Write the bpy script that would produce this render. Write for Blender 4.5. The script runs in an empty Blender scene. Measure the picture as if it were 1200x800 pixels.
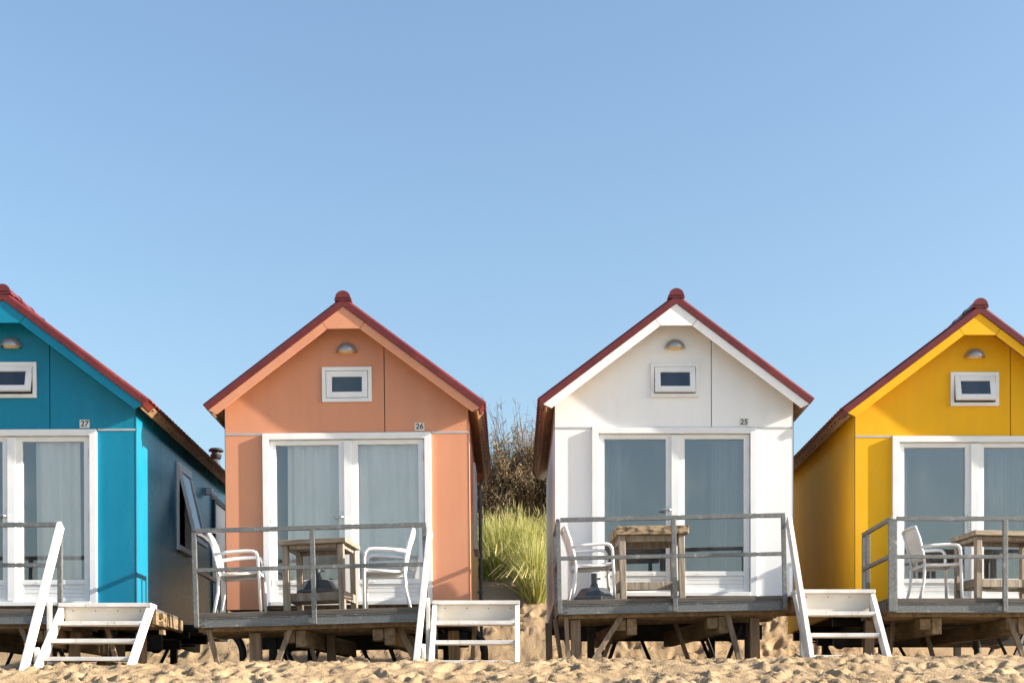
import bpy, math, random
from mathutils import Vector, Matrix, noise
from mathutils.geometry import tessellate_polygon
R = math.radians
random.seed(7)
scene = bpy.context.scene
col = scene.collection

# ------------------------------------------------------------------ materials
def mat(name):
    m = bpy.data.materials.new(name); m.use_nodes = True
    nt = m.node_tree
    return m, nt, nt.nodes, nt.links, nt.nodes['Principled BSDF']

def coords(nodes, kind='Object'):
    return nodes.new('ShaderNodeTexCoord').outputs[kind]

def noisy(name, c1, c2, scale=4.0, rough=(0.4, 0.6), stretch=(1, 1, 1), bump=0.0, bscale=60, metallic=0.0, detail=6, spec=0.5, contrast=(0.3, 0.7)):
    """two tone mottled surface, with uneven gloss and a fine bump"""
    m, nt, N, L, P = mat(name)
    mp = N.new('ShaderNodeMapping'); mp.inputs['Scale'].default_value = stretch
    L.new(coords(N), mp.inputs['Vector'])
    n = N.new('ShaderNodeTexNoise'); n.inputs['Scale'].default_value = scale; n.inputs['Detail'].default_value = detail
    L.new(mp.outputs[0], n.inputs['Vector'])
    cr = N.new('ShaderNodeValToRGB')
    cr.color_ramp.elements[0].position = contrast[0]; cr.color_ramp.elements[1].position = contrast[1]
    cr.color_ramp.elements[0].color = (*c1, 1); cr.color_ramp.elements[1].color = (*c2, 1)
    L.new(n.outputs['Fac'], cr.inputs['Fac']); L.new(cr.outputs['Color'], P.inputs['Base Color'])
    mr = N.new('ShaderNodeMapRange'); mr.inputs['To Min'].default_value = rough[0]; mr.inputs['To Max'].default_value = rough[1]
    L.new(n.outputs['Fac'], mr.inputs['Value']); L.new(mr.outputs[0], P.inputs['Roughness'])
    P.inputs['Metallic'].default_value = metallic
    P.inputs['Specular IOR Level'].default_value = spec
    if bump:
        n2 = N.new('ShaderNodeTexNoise'); n2.inputs['Scale'].default_value = bscale; n2.inputs['Detail'].default_value = 4
        L.new(mp.outputs[0], n2.inputs['Vector'])
        b = N.new('ShaderNodeBump'); b.inputs['Strength'].default_value = bump; b.inputs['Distance'].default_value = 0.01
        L.new(n2.outputs['Fac'], b.inputs['Height']); L.new(b.outputs[0], P.inputs['Normal'])
    return m

def panel_paint(name, c, var=0.12, rough=(0.3, 0.42), spec=0.3):
    """factory-painted facade board: soft mottling plus faint vertical rain streaks and dust"""
    m, nt, N, L, P = mat(name)
    co = coords(N)
    n1 = N.new('ShaderNodeTexNoise'); n1.inputs['Scale'].default_value = 1.3; n1.inputs['Detail'].default_value = 8
    L.new(co, n1.inputs['Vector'])
    mp = N.new('ShaderNodeMapping'); mp.inputs['Scale'].default_value = (7, 7, 0.5); L.new(co, mp.inputs['Vector'])
    n2 = N.new('ShaderNodeTexNoise'); n2.inputs['Scale'].default_value = 1.0; n2.inputs['Detail'].default_value = 5
    L.new(mp.outputs[0], n2.inputs['Vector'])
    add = N.new('ShaderNodeMath'); add.operation = 'ADD'
    L.new(n1.outputs['Fac'], add.inputs[0]); L.new(n2.outputs['Fac'], add.inputs[1])
    cr = N.new('ShaderNodeValToRGB')
    cr.color_ramp.elements[0].position = 0.35; cr.color_ramp.elements[1].position = 0.68
    d = tuple(x * (1 - var) for x in c); l = tuple(min(0.9, x * (1 + var * 0.6) + 0.004) for x in c)
    cr.color_ramp.elements[0].color = (*d, 1); cr.color_ramp.elements[1].color = (*l, 1)
    hf = N.new('ShaderNodeMath'); hf.operation = 'MULTIPLY'; hf.inputs[1].default_value = 0.5
    L.new(add.outputs[0], hf.inputs[0]); L.new(hf.outputs[0], cr.inputs['Fac'])
    # small dirt specks
    v = N.new('ShaderNodeTexNoise'); v.inputs['Scale'].default_value = 22; v.inputs['Detail'].default_value = 3
    L.new(co, v.inputs['Vector'])
    cs = N.new('ShaderNodeValToRGB'); cs.color_ramp.elements[0].position = 0.70; cs.color_ramp.elements[1].position = 0.80
    cs.color_ramp.elements[0].color = (1, 1, 1, 1); cs.color_ramp.elements[1].color = (0.62, 0.58, 0.52, 1)
    L.new(v.outputs['Fac'], cs.inputs['Fac'])
    mx = N.new('ShaderNodeMixRGB'); mx.blend_type = 'MULTIPLY'; mx.inputs['Fac'].default_value = 0.8
    L.new(cr.outputs[0], mx.inputs['Color1']); L.new(cs.outputs[0], mx.inputs['Color2'])
    L.new(mx.outputs[0], P.inputs['Base Color'])
    mr = N.new('ShaderNodeMapRange'); mr.inputs['To Min'].default_value = rough[0]; mr.inputs['To Max'].default_value = rough[1]
    L.new(n1.outputs['Fac'], mr.inputs['Value']); L.new(mr.outputs[0], P.inputs['Roughness'])
    P.inputs['Specular IOR Level'].default_value = spec
    return m

def wood(name, dark, light, grain=(1.2, 22, 22), rough=(0.6, 0.85), bump=0.5):
    return noisy(name, dark, light, scale=2.2, rough=rough, stretch=grain, bump=bump, bscale=3, detail=9)

M = {}
M['teal'] = panel_paint('teal_paint', (0.004, 0.205, 0.335), 0.08, (0.22, 0.32))
M['orange'] = panel_paint('orange_paint', (0.64, 0.28, 0.160), 0.06)
M['white_wall'] = panel_paint('white_wall_paint', (0.85, 0.84, 0.83), 0.03)
M['yellow'] = panel_paint('yellow_paint', (0.83, 0.43, 0.008), 0.06, (0.5, 0.65), 0.2)
M['white'] = noisy('white_lacquer', (0.74, 0.74, 0.74), (0.82, 0.82, 0.81), 5, (0.3, 0.45))
M['white_wood'] = noisy('white_painted_wood', (0.54, 0.52, 0.49), (0.70, 0.685, 0.665), 5, (0.45, 0.6), bump=0.15)
M['cream_board'] = noisy('cream_riser_board', (0.60, 0.54, 0.46), (0.74, 0.68, 0.60), 3, (0.45, 0.6), bump=0.1)
M['red'] = noisy('red_roof_tile', (0.13, 0.014, 0.012), (0.21, 0.027, 0.022), 6, (0.32, 0.5), bump=0.1)
M['red_trim'] = noisy('red_verge_metal', (0.105, 0.015, 0.013), (0.155, 0.023, 0.019), 5, (0.26, 0.40), bump=0.04)
M['soffit'] = wood('soffit_wood', (0.22, 0.13, 0.07), (0.42, 0.27, 0.15), (8, 1, 8))
M['eave'] = wood('weathered_eave_board', (0.16, 0.085, 0.04), (0.36, 0.21, 0.10), (16, 1.0, 16))
M['seal'] = noisy('dark_seal', (0.02, 0.02, 0.02), (0.035, 0.035, 0.035), 8)
M['strip'] = noisy('aluminium_strip', (0.45, 0.45, 0.45), (0.55, 0.55, 0.54), 6, (0.35, 0.5), metallic=0.4)
M['galv'] = noisy('galvanised_steel', (0.12, 0.124, 0.126), (0.235, 0.24, 0.24), 45, (0.42, 0.6), bump=0.03, metallic=0.5, detail=8, contrast=(0.25, 0.75))
M['chrome'] = noisy('brushed_lamp_metal', (0.44, 0.44, 0.45), (0.52, 0.52, 0.53), 9, (0.34, 0.42), metallic=0.65)
M['handle'] = noisy('handle_metal', (0.55, 0.53, 0.48), (0.68, 0.66, 0.62), 9, (0.2, 0.35), metallic=0.9)
M['diffuser'] = noisy('lamp_diffuser', (0.70, 0.50, 0.22), (0.78, 0.60, 0.30), 5, (0.3, 0.4))
M['deck'] = wood('grey_deck_wood', (0.055, 0.047, 0.04), (0.15, 0.13, 0.11), (1.0, 14, 14))
M['timber'] = wood('brown_timber', (0.13, 0.085, 0.045), (0.30, 0.21, 0.12), (8, 2, 8))
M['timber_post'] = wood('brown_post_timber', (0.12, 0.085, 0.055), (0.27, 0.20, 0.135), (14, 14, 1.2))
M['table'] = wood('weathered_table_wood', (0.15, 0.115, 0.08), (0.35, 0.285, 0.21), (1.4, 16, 16))
M['table_leg'] = wood('weathered_leg_wood', (0.17, 0.135, 0.10), (0.34, 0.285, 0.225), (14, 14, 1.6))
M['table_old'] = noisy('lichen_stained_wood', (0.045, 0.03, 0.018), (0.38, 0.28, 0.165), 9, (0.65, 0.85), (1.6, 2, 3), 0.5, 40, contrast=(0.36, 0.60))
M['dark_steel'] = noisy('dark_chassis_steel', (0.015, 0.014, 0.013), (0.05, 0.045, 0.04), 7, (0.5, 0.75), bump=0.1)
M['hose'] = noisy('black_rubber', (0.012, 0.012, 0.012), (0.03, 0.03, 0.03), 6, (0.4, 0.6))
M['slate'] = noisy('dark_grey_plastic', (0.028, 0.036, 0.046), (0.05, 0.058, 0.068), 8, (0.4, 0.55), bump=0.05)
M['chair'] = noisy('white_powder_coat', (0.74, 0.74, 0.75), (0.82, 0.82, 0.83), 6, (0.35, 0.45))
M['sling'] = noisy('white_mesh_fabric', (0.66, 0.66, 0.66), (0.78, 0.78, 0.77), 90, (0.6, 0.75), bump=0.3, bscale=250)
M['plate'] = noisy('number_plate_enamel', (0.62, 0.60, 0.55), (0.78, 0.76, 0.72), 20, (0.3, 0.4))
M['digit'] = noisy('number_ink', (0.02, 0.02, 0.022), (0.03, 0.03, 0.03), 6, (0.4, 0.5))
M['lining'] = noisy('interior_lining', (0.16, 0.18, 0.19), (0.20, 0.22, 0.23), 2, (0.6, 0.8))
M['wall_grey'] = M['strip']

def curtain_mat(name, c1, c2):
    m = noisy(name, c1, c2, 3, (0.8, 0.95), (30, 30, 0.3))
    return m
M['curtain'] = curtain_mat('pale_curtain', (0.88, 0.87, 0.83), (0.93, 0.92, 0.89))
M['curtain_dim'] = curtain_mat('blue_grey_curtain', (0.13, 0.15, 0.16), (0.22, 0.24, 0.25))

def wear(m, colour, scale, lo, hi, stretch=(1, 1, 1)):
    N, L = m.node_tree.nodes, m.node_tree.links; P = N['Principled BSDF']
    src = P.inputs['Base Color'].links[0].from_socket
    mp = N.new('ShaderNodeMapping'); mp.inputs['Scale'].default_value = stretch; L.new(coords(N), mp.inputs['Vector'])
    n = N.new('ShaderNodeTexNoise'); n.inputs['Scale'].default_value = scale; n.inputs['Detail'].default_value = 8; n.inputs['Roughness'].default_value = 0.7
    L.new(mp.outputs[0], n.inputs['Vector'])
    cr = N.new('ShaderNodeValToRGB'); cr.color_ramp.elements[0].position = lo; cr.color_ramp.elements[1].position = hi
    L.new(n.outputs['Fac'], cr.inputs['Fac'])
    mx = N.new('ShaderNodeMixRGB'); mx.inputs['Color2'].default_value = (*colour, 1)
    L.new(cr.outputs[0], mx.inputs['Fac']); L.new(src, mx.inputs['Color1']); L.new(mx.outputs[0], P.inputs['Base Color'])
wear(M['white_wood'], (0.30, 0.25, 0.19), 7, 0.60, 0.70, (3, 1, 1))
wear(M['galv'], (0.34, 0.34, 0.33), 9, 0.58, 0.66)
wear(M['galv'], (0.13, 0.075, 0.04), 6, 0.66, 0.74)
wear(M['orange'], (0.60, 0.30, 0.19), 3.0, 0.54, 0.82, (2, 2, .5))
wear(M['teal'], (0.02, 0.25, 0.36), 3.0, 0.54, 0.82, (2, 2, .5))
wear(M['yellow'], (0.78, 0.44, 0.05), 3.0, 0.54, 0.82, (2, 2, .5))
wear(M['white_wall'], (0.78, 0.76, 0.73), 3.0, 0.56, 0.80, (2, 2, .6))
wear(M['red_trim'], (0.20, 0.06, 0.045), 11, 0.58, 0.68)

def glass(name, tint, base, edge):
    m, nt, N, L, P = mat(name)
    N.remove(P)
    out = N['Material Output']
    tr = N.new('ShaderNodeBsdfTransparent'); tr.inputs[0].default_value = (*tint, 1)
    gl = N.new('ShaderNodeBsdfGlossy'); gl.inputs['Roughness'].default_value = 0.015
    gl.inputs['Color'].default_value = (0.95, 0.95, 0.97, 1)
    fr = N.new('ShaderNodeFresnel'); fr.inputs['IOR'].default_value = 1.5
    mr = N.new('ShaderNodeMapRange'); mr.inputs['From Min'].default_value = 0.04; mr.inputs['From Max'].default_value = 1.0
    mr.inputs['To Min'].default_value = base; mr.inputs['To Max'].default_value = edge
    L.new(fr.outputs[0], mr.inputs['Value'])
    # slight waviness of the pane
    n = N.new('ShaderNodeTexNoise'); n.inputs['Scale'].default_value = 1.6
    L.new(coords(N), n.inputs['Vector'])
    b = N.new('ShaderNodeBump'); b.inputs['Strength'].default_value = 0.04; b.inputs['Distance'].default_value = 0.02
    L.new(n.outputs['Fac'], b.inputs['Height']); L.new(b.outputs[0], gl.inputs['Normal'])
    mx = N.new('ShaderNodeMixShader')
    L.new(mr.outputs[0], mx.inputs[0]); L.new(tr.outputs[0], mx.inputs[1]); L.new(gl.outputs[0], mx.inputs[2])
    df = N.new('ShaderNodeBsdfDiffuse'); df.inputs['Color'].default_value = (0.6, 0.6, 0.58, 1)
    n2 = N.new('ShaderNodeTexNoise'); n2.inputs['Scale'].default_value = 2.4; n2.inputs['Detail'].default_value = 9
    mp2 = N.new('ShaderNodeMapping'); mp2.inputs['Scale'].default_value = (2.5, 2.5, .7); L.new(coords(N), mp2.inputs['Vector']); L.new(mp2.outputs[0], n2.inputs['Vector'])
    r2 = N.new('ShaderNodeMapRange'); r2.inputs['From Min'].default_value = .38; r2.inputs['From Max'].default_value = .75; r2.inputs['To Max'].default_value = .06
    L.new(n2.outputs['Fac'], r2.inputs['Value'])
    mx2 = N.new('ShaderNodeMixShader'); L.new(r2.outputs[0], mx2.inputs[0]); L.new(mx.outputs[0], mx2.inputs[1]); L.new(df.outputs[0], mx2.inputs[2])
    L.new(mx2.outputs[0], out.inputs['Surface'])
    return m
M['glass'] = glass('door_glass', (0.985, 0.99, 0.985), 0.13, 1.0)
M['glass_dark'] = glass('window_glass', (0.35, 0.40, 0.44), 0.09, 1.0)

# ------------------------------------------------------------------ mesh builder
class MB:
    def __init__(s): s.v = []; s.f = []; s.m = []
    def add(s, vs, fs, mi=0):
        o = len(s.v); s.v += [tuple(v) for v in vs]
        s.f += [tuple(o + i for i in f) for f in fs]; s.m += [mi] * len(fs)
    def box(s, x0, x1, y0, y1, z0, z1, mi=0):
        vs = [(x0,y0,z0),(x1,y0,z0),(x1,y1,z0),(x0,y1,z0),(x0,y0,z1),(x1,y0,z1),(x1,y1,z1),(x0,y1,z1)]
        s.add(vs, [(0,3,2,1),(4,5,6,7),(0,1,5,4),(1,2,6,5),(2,3,7,6),(3,0,4,7)], mi)
    def bar(s, p, q, w, h, up=(0,0,1), mi=0):
        """rectangular bar from p to q, w across, h along up"""
        p, q, up = Vector(p), Vector(q), Vector(up)
        d = (q - p).normalized(); side = d.cross(up)
        if side.length < 1e-5: side = d.cross(Vector((0,1,0)))
        side.normalize(); u = side.cross(d).normalized()
        a = side * (w / 2); b = u * (h / 2)
        vs = [p-a-b, p+a-b, p+a+b, p-a+b, q-a-b, q+a-b, q+a+b, q-a+b]
        s.add(vs, [(0,1,2,3),(7,6,5,4),(0,4,5,1),(1,5,6,2),(2,6,7,3),(3,7,4,0)], mi)
    def prism(s, poly, y0, y1, holes=(), mi=0):
        """polygon in x,z (counter-clockwise seen from -y) extruded in y, with holes"""
        loops = [list(poly)] + [list(h) for h in holes]
        pts = [p for l in loops for p in l]
        tris = tessellate_polygon([[Vector((x, z, 0)) for x, z in l] for l in loops])
        n = len(pts)
        vs = [(x, y0, z) for x, z in pts] + [(x, y1, z) for x, z in pts]
        fs = []
        for t in tris:
            a, b, c = t
            ar = (pts[b][0]-pts[a][0])*(pts[c][1]-pts[a][1]) - (pts[b][1]-pts[a][1])*(pts[c][0]-pts[a][0])
            if ar < 0: a, c = c, a
            fs.append((a, b, c)); fs.append((n+c, n+b, n+a))
        o = 0
        for l in loops:
            k = len(l)
            for i in range(k):
                j = (i+1) % k
                fs.append((o+i, n+o+i, n+o+j, o+j))
            o += k
        s.add(vs, fs, mi)
    def prism_x(s, poly, x0, x1, mi=0):
        """polygon in y,z extruded in x"""
        k = len(poly)
        vs = [(x0, y, z) for y, z in poly] + [(x1, y, z) for y, z in poly]
        fs = [tuple(range(k-1, -1, -1)), tuple(range(k, 2*k))] + [(i, (i+1) % k, k+(i+1) % k, k+i) for i in range(k)]
        s.add(vs, fs, mi)
    def tube(s, pts, r, n=8, mi=0, caps=True, flat=1.0):
        pts = [Vector(p) for p in pts]; rs = r if isinstance(r, (list, tuple)) else [r]*len(pts)
        o = len(s.v); ref = None
        for i, p in enumerate(pts):
            d = (pts[min(i+1, len(pts)-1)] - pts[max(i-1, 0)]).normalized()
            if ref is None:
                ref = d.orthogonal().normalized()
            ref = (ref - d * ref.dot(d)).normalized(); b = d.cross(ref)
            for k in range(n):
                a = 2*math.pi*k/n
                s.v.append(tuple(p + (ref*math.cos(a) + b*math.sin(a)*flat) * rs[i]))
        for i in range(len(pts)-1):
            for k in range(n):
                k2 = (k+1) % n
                s.f.append((o+i*n+k, o+i*n+k2, o+(i+1)*n+k2, o+(i+1)*n+k)); s.m.append(mi)
        if caps:
            s.f.append(tuple(o+k for k in range(n-1, -1, -1))); s.m.append(mi)
            e = o+(len(pts)-1)*n; s.f.append(tuple(e+k for k in range(n))); s.m.append(mi)
    def lathe(s, prof, c=(0,0,0), n=24, mi=0, a0=0, a1=2*math.pi):
        """profile of (r, z) turned about the z axis"""
        o = len(s.v); full = abs(a1-a0-2*math.pi) < 1e-6
        cnt = n if full else n+1
        for r, z in prof:
            for k in range(cnt):
                a = a0 + (a1-a0)*k/n
                s.v.append((c[0]+r*math.cos(a), c[1]+r*math.sin(a), c[2]+z))
        for i in range(len(prof)-1):
            for k in range(n):
                k2 = (k+1) % cnt
                s.f.append((o+i*cnt+k, o+i*cnt+k2, o+(i+1)*cnt+k2, o+(i+1)*cnt+k)); s.m.append(mi)
    def build(s, name, mats, parent=None, bevel=0.0, smooth=False, label=None):
        me = bpy.data.meshes.new(name); me.from_pydata(s.v, [], s.f)
        for m in (mats if isinstance(mats, (list, tuple)) else [mats]): me.materials.append(m)
        me.polygons.foreach_set('material_index', s.m)
        if smooth: me.polygons.foreach_set('use_smooth', [True]*len(me.polygons))
        me.update()
        o = bpy.data.objects.new(name, me); col.objects.link(o)
        if parent: o.parent = parent
        if bevel:
            b = o.modifiers.new('bevel', 'BEVEL'); b.width = bevel; b.segments = 2; b.limit_method = 'ANGLE'; b.angle_limit = R(40)
        if smooth == 'auto':
            pass
        if label: o['label'] = label
        return o

def thing(name, label, cat, loc=(0,0,0), yaw=0, roll=0, group=None):
    o = bpy.data.objects.new(name, None); o.empty_display_size = 0.2; col.objects.link(o)
    mtx = Matrix.Translation(loc) @ Matrix.Rotation(R(yaw), 4, 'Z') @ Matrix.Rotation(R(-roll), 4, 'Y')
    o.matrix_world = mtx
    o['label'] = label; o['category'] = cat
    if group: o['group'] = group
    return o
def tag(o, label, cat, group=None, kind=None):
    o['label'] = label; o['category'] = cat
    if group: o['group'] = group
    if kind: o['kind'] = kind
    return o
def dup(root, mtx, label, group=None):
    r = root.copy(); col.objects.link(r); r.matrix_world = mtx; r['label'] = label
    if group: r['group'] = group
    for ch in list(root.children):
        c = ch.copy(); col.objects.link(c); c.parent = r
        for g in list(ch.children):
            d = g.copy(); col.objects.link(d); d.parent = c
    return r

# ------------------------------------------------------------------ camera  (1200x800 photo, f = 1650 px, horizon at row 870)
cam = bpy.data.cameras.new('camera'); co = bpy.data.objects.new('camera', cam); col.objects.link(co)
co.location = (0, 0, 0); co.rotation_euler = (R(90), 0, 0)
cam.sensor_width = 36; cam.lens = 1650/1200*36; cam.shift_y = (870-400)/1200
cam.clip_start = 0.1; cam.clip_end = 20000
scene.camera = co

# ------------------------------------------------------------------ light
SUN_E, SUN_A = 22.0, 8.5
e, a = R(SUN_E), R(SUN_A)
to_sun = Vector((math.cos(e)*math.cos(a), -math.cos(e)*math.sin(a), math.sin(e)))
sl = bpy.data.lights.new('sun', 'SUN'); sl.energy = 5.0; sl.angle = R(0.55); sl.color = (1.0, 0.92, 0.80)
so = bpy.data.objects.new('sun', sl); col.objects.link(so)
so.rotation_euler = to_sun.to_track_quat('Z', 'Y').to_euler(); so.location = (30, -5, 20)
w = bpy.data.worlds.new('World'); scene.world = w; w.use_nodes = True
N, L = w.node_tree.nodes, w.node_tree.links
sky = N.new('ShaderNodeTexSky'); sky.sky_type = 'NISHITA'; sky.sun_disc = False
sky.sun_elevation = e; sky.sun_rotation = R(90 + SUN_A)
sky.air_density = 1.3; sky.dust_density = 2.1; sky.ozone_density = 3.1; sky.altitude = 0
L.new(sky.outputs[0], N['Background'].inputs['Color']); N['Background'].inputs['Strength'].default_value = 0.099
scene.view_settings.view_transform = 'Standard'; scene.view_settings.look = 'None'
scene.view_settings.exposure = 1.36; scene.view_settings.gamma = 1.0; scene.view_settings.use_curve_mapping = False

# ------------------------------------------------------------------ ground
def ss(x, a, b):
    t = max(0.0, min(1.0, (x-a)/(b-a))); return t*t*(3-2*t)
YC = 14.75
def base_z(x, y):
    xc = max(-9, min(9, x))
    t = 0.0566 + 0.00065*xc
    yc = YC + 0.05*xc
    zc = t*yc
    if y < yc:
        z = zc - 0.19*(yc-y) * (0.35 + 0.65*ss(yc-y, 0, 0.9))
        z = max(z, -1.15 - 0.004*max(0, 3-y)) if z > -1.1 else -1.15 - 0.01*max(0, min(60, 3-y))
        return z
    z = t*min(y, 23.2) - 0.05*math.sin(math.pi*min(1, (y-yc)/(23.2-yc)))
    if y > 23.1:
        d = y-23.1
        H = 3.5 + 0.5*math.sin(x*0.31+1.0) + 0.3*math.sin(x*0.83)
        H += 0.9*math.exp(-((x-6.0)/1.5)**2) + 1.1*math.exp(-((x-0.3)/2.0)**2)
        if abs(x) > 9: H *= 1.0 - 0.25*ss(abs(x), 9, 60)
        z += H*(1-math.exp(-(d*0.86/H)*(0.75+0.25*ss(d, 0, .6))))
        z -= 2.0*ss(y, 34, 200)
    return z
for_far = 260
prints = []
rp = random.Random(3)
for i in range(900):
    prints.append((rp.uniform(-7, 7), rp.uniform(12.0, 15.6), rp.uniform(0, 3.14), rp.uniform(0.09, 0.17), rp.uniform(0.045, 0.08), rp.uniform(0.015, 0.05)))
for i in range(for_far):
    prints.append((rp.uniform(-7, 8), rp.uniform(22.8, 25.2), rp.uniform(0, 3.14), rp.uniform(0.10, 0.22), rp.uniform(0.05, 0.09), rp.uniform(0.02, 0.05)))
cells = {}
for p in prints:
    for ix in range(int(math.floor((p[0]-.4)/.5)), int(math.floor((p[0]+.4)/.5))+1):
        for iy in range(int(math.floor((p[1]-.4)/.5)), int(math.floor((p[1]+.4)/.5))+1):
            cells.setdefault((ix, iy), []).append(p)
def gz(x, y, fine=True):
    z = base_z(x, y)
    if y < -40: return z
    near = 1 - ss(abs(x), 8, 30)
    if 5 < y < 40 and near > 0:
        z += near*0.034*(noise.noise((x*1.1, y*1.1, 0.3)) + 0.5*noise.noise((x*2.7, y*2.7, 4.1)))
        if fine and 11.5 < y < 28:
            k = near*(0.95 if y < 16 else (0.75 if y < 22 else 1.15))
            z += k*0.015*noise.noise((x*4.0, y*4.0, 1.0)) + k*0.012*(0.5-abs(noise.noise((x*9, y*9, 2.0))))*2 + k*0.013*noise.noise((x*14, y*14, 2.0)) + k*0.010*noise.noise((x*26, y*26, 2.0))
            for (px, py, an, la, lb, dp) in cells.get((int(math.floor(x/.5)), int(math.floor(y/.5))), ()):
                dx, dy = x-px, y-py
                u = (dx*math.cos(an)+dy*math.sin(an))/la; v = (-dx*math.sin(an)+dy*math.cos(an))/lb
                q = u*u+v*v
                if q < 4: z += dp*(-math.exp(-q*q*.9) + 0.55*math.exp(-((math.sqrt(q)-1.35)/0.32)**2))
    return z
def axis(knots):
    out = []
    for (a0, a1, st) in knots:
        n = max(1, int(round((a1-a0)/st)))
        out += [a0 + (a1-a0)*i/n for i in range(n)]
    out.append(knots[-1][1]); return out
xs = axis([(-6000,-1000,1250),(-1000,-200,200),(-200,-40,20),(-40,-12,2.0),(-12,-6.8,0.25),(-6.8,6.8,0.034),(6.8,12,0.25),(12,40,2.0),(40,200,20),(200,1000,200),(1000,6000,1250)])
ys = axis([(-48,-10,2),(-10,5,0.75),(5,12.2,0.3),(12.2,15.6,0.03),(15.6,21.5,0.13),(21.5,23,0.1),(23,26,0.05),(26,31,0.2),(31,60,2),(60,300,24),(300,8000,1100)])
verts = [(x, y, gz(x, y)) for y in ys for x in xs]
nx = len(xs)
faces = [(j*nx+i, j*nx+i+1, (j+1)*nx+i+1, (j+1)*nx+i) for j in range(len(ys)-1) for i in range(nx-1)]
m, nt, Nn, Ll, P = mat('sand_material')
c_ = coords(Nn)
n1 = Nn.new('ShaderNodeTexNoise'); n1.inputs['Scale'].default_value = 1.1; n1.inputs['Detail'].default_value = 10; Ll.new(c_, n1.inputs['Vector'])
n2 = Nn.new('ShaderNodeTexNoise'); n2.inputs['Scale'].default_value = 60; n2.inputs['Detail'].default_value = 6; Ll.new(c_, n2.inputs['Vector'])
cr = Nn.new('ShaderNodeValToRGB'); cr.color_ramp.elements[0].position = 0.3; cr.color_ramp.elements[1].position = 0.7
cr.color_ramp.elements[0].color = (0.325, 0.228, 0.130, 1); cr.color_ramp.elements[1].color = (0.435, 0.312, 0.188, 1)
Ll.new(n1.outputs['Fac'], cr.inputs['Fac'])
cr2 = Nn.new('ShaderNodeValToRGB'); cr2.color_ramp.elements[0].position = 0.3; cr2.color_ramp.elements[1].position = 0.6
cr2.color_ramp.elements[0].color = (0.72, 0.70, 0.68, 1); cr2.color_ramp.elements[1].color = (1, 1, 1, 1)
Ll.new(n2.outputs['Fac'], cr2.inputs['Fac'])
mx = Nn.new('ShaderNodeMixRGB'); mx.blend_type = 'MULTIPLY'; mx.inputs['Fac'].default_value = 1
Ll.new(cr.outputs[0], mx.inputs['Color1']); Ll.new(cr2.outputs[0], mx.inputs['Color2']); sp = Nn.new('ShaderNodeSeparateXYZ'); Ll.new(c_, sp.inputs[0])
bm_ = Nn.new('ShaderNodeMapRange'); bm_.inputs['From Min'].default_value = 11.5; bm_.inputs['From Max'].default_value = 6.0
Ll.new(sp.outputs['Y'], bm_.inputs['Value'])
mx2 = Nn.new('ShaderNodeMixRGB'); mx2.inputs['Color2'].default_value = (0.50, 0.43, 0.33, 1)  # unseen sand towards the camera made paler to bounce fill onto the facades
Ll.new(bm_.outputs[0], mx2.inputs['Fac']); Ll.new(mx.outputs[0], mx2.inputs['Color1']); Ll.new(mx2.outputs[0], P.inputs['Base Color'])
P.inputs['Roughness'].default_value = 0.95; P.inputs['Specular IOR Level'].default_value = 0.15
b = Nn.new('ShaderNodeBump'); b.inputs['Strength'].default_value = 0.6; b.inputs['Distance'].default_value = 0.02
Ll.new(n2.outputs['Fac'], b.inputs['Height']); Ll.new(b.outputs[0], P.inputs['Normal'])
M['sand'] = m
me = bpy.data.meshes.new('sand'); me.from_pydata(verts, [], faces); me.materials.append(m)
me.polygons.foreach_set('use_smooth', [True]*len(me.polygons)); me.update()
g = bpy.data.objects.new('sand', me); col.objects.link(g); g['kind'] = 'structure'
m, nt, Nn, Ll, P = mat('sea_water')
P.inputs['Base Color'].default_value = (0.02, 0.05, 0.06, 1); P.inputs['Roughness'].default_value = 0.12
n1 = Nn.new('ShaderNodeTexNoise'); n1.inputs['Scale'].default_value = 0.6; n1.inputs['Detail'].default_value = 6; Ll.new(coords(Nn), n1.inputs['Vector'])
b = Nn.new('ShaderNodeBump'); b.inputs['Strength'].default_value = 0.5; b.inputs['Distance'].default_value = 0.4
Ll.new(n1.outputs['Fac'], b.inputs['Height']); Ll.new(b.outputs[0], P.inputs['Normal'])
mb = MB(); mb.add([(-8000,-9000,-1.62),(8000,-9000,-1.62),(8000,-46,-1.62),(-8000,-46,-1.62)], [(0,1,2,3)])
o = mb.build('sea', m); o['kind'] = 'structure'

# ------------------------------------------------------------------ beach hut
W = 1.469; SL = 0.753; ZR = 3.80; XE = 1.655; LW = 4.25
CO, SI = 1/math.hypot(1, SL), SL/math.hypot(1, SL)
def slope_pt(s, off, sign):
    """point at distance s down the slope from the ridge, off above (+) the tile plane"""
    return (sign*(s*CO + off*SI), ZR - s*SI + off*CO)
SMAX = XE/CO
ZB = 0.12      # underside of walls
FT = 2.235     # top of the door frame

def text_mesh(txt, size, name, material, parent, loc):
    cu = bpy.data.curves.new(name, 'FONT'); cu.body = txt; cu.size = size; cu.extrude = 0.001; cu.align_x = 'CENTER'; cu.align_y = 'CENTER'
    cu.offset = 0.0012; cu.shear = 0.06
    t = bpy.data.objects.new('tmp_text', cu); col.objects.link(t)
    dg = bpy.context.evaluated_depsgraph_get()
    me = bpy.data.meshes.new_from_object(t.evaluated_get(dg)); bpy.data.objects.remove(t); bpy.data.curves.remove(cu)
    me.materials.clear(); me.materials.append(material)
    o = bpy.data.objects.new(name, me); col.objects.link(o); o.parent = parent
    o.location = loc; o.rotation_euler = (R(90), 0, 0)
    return o

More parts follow.
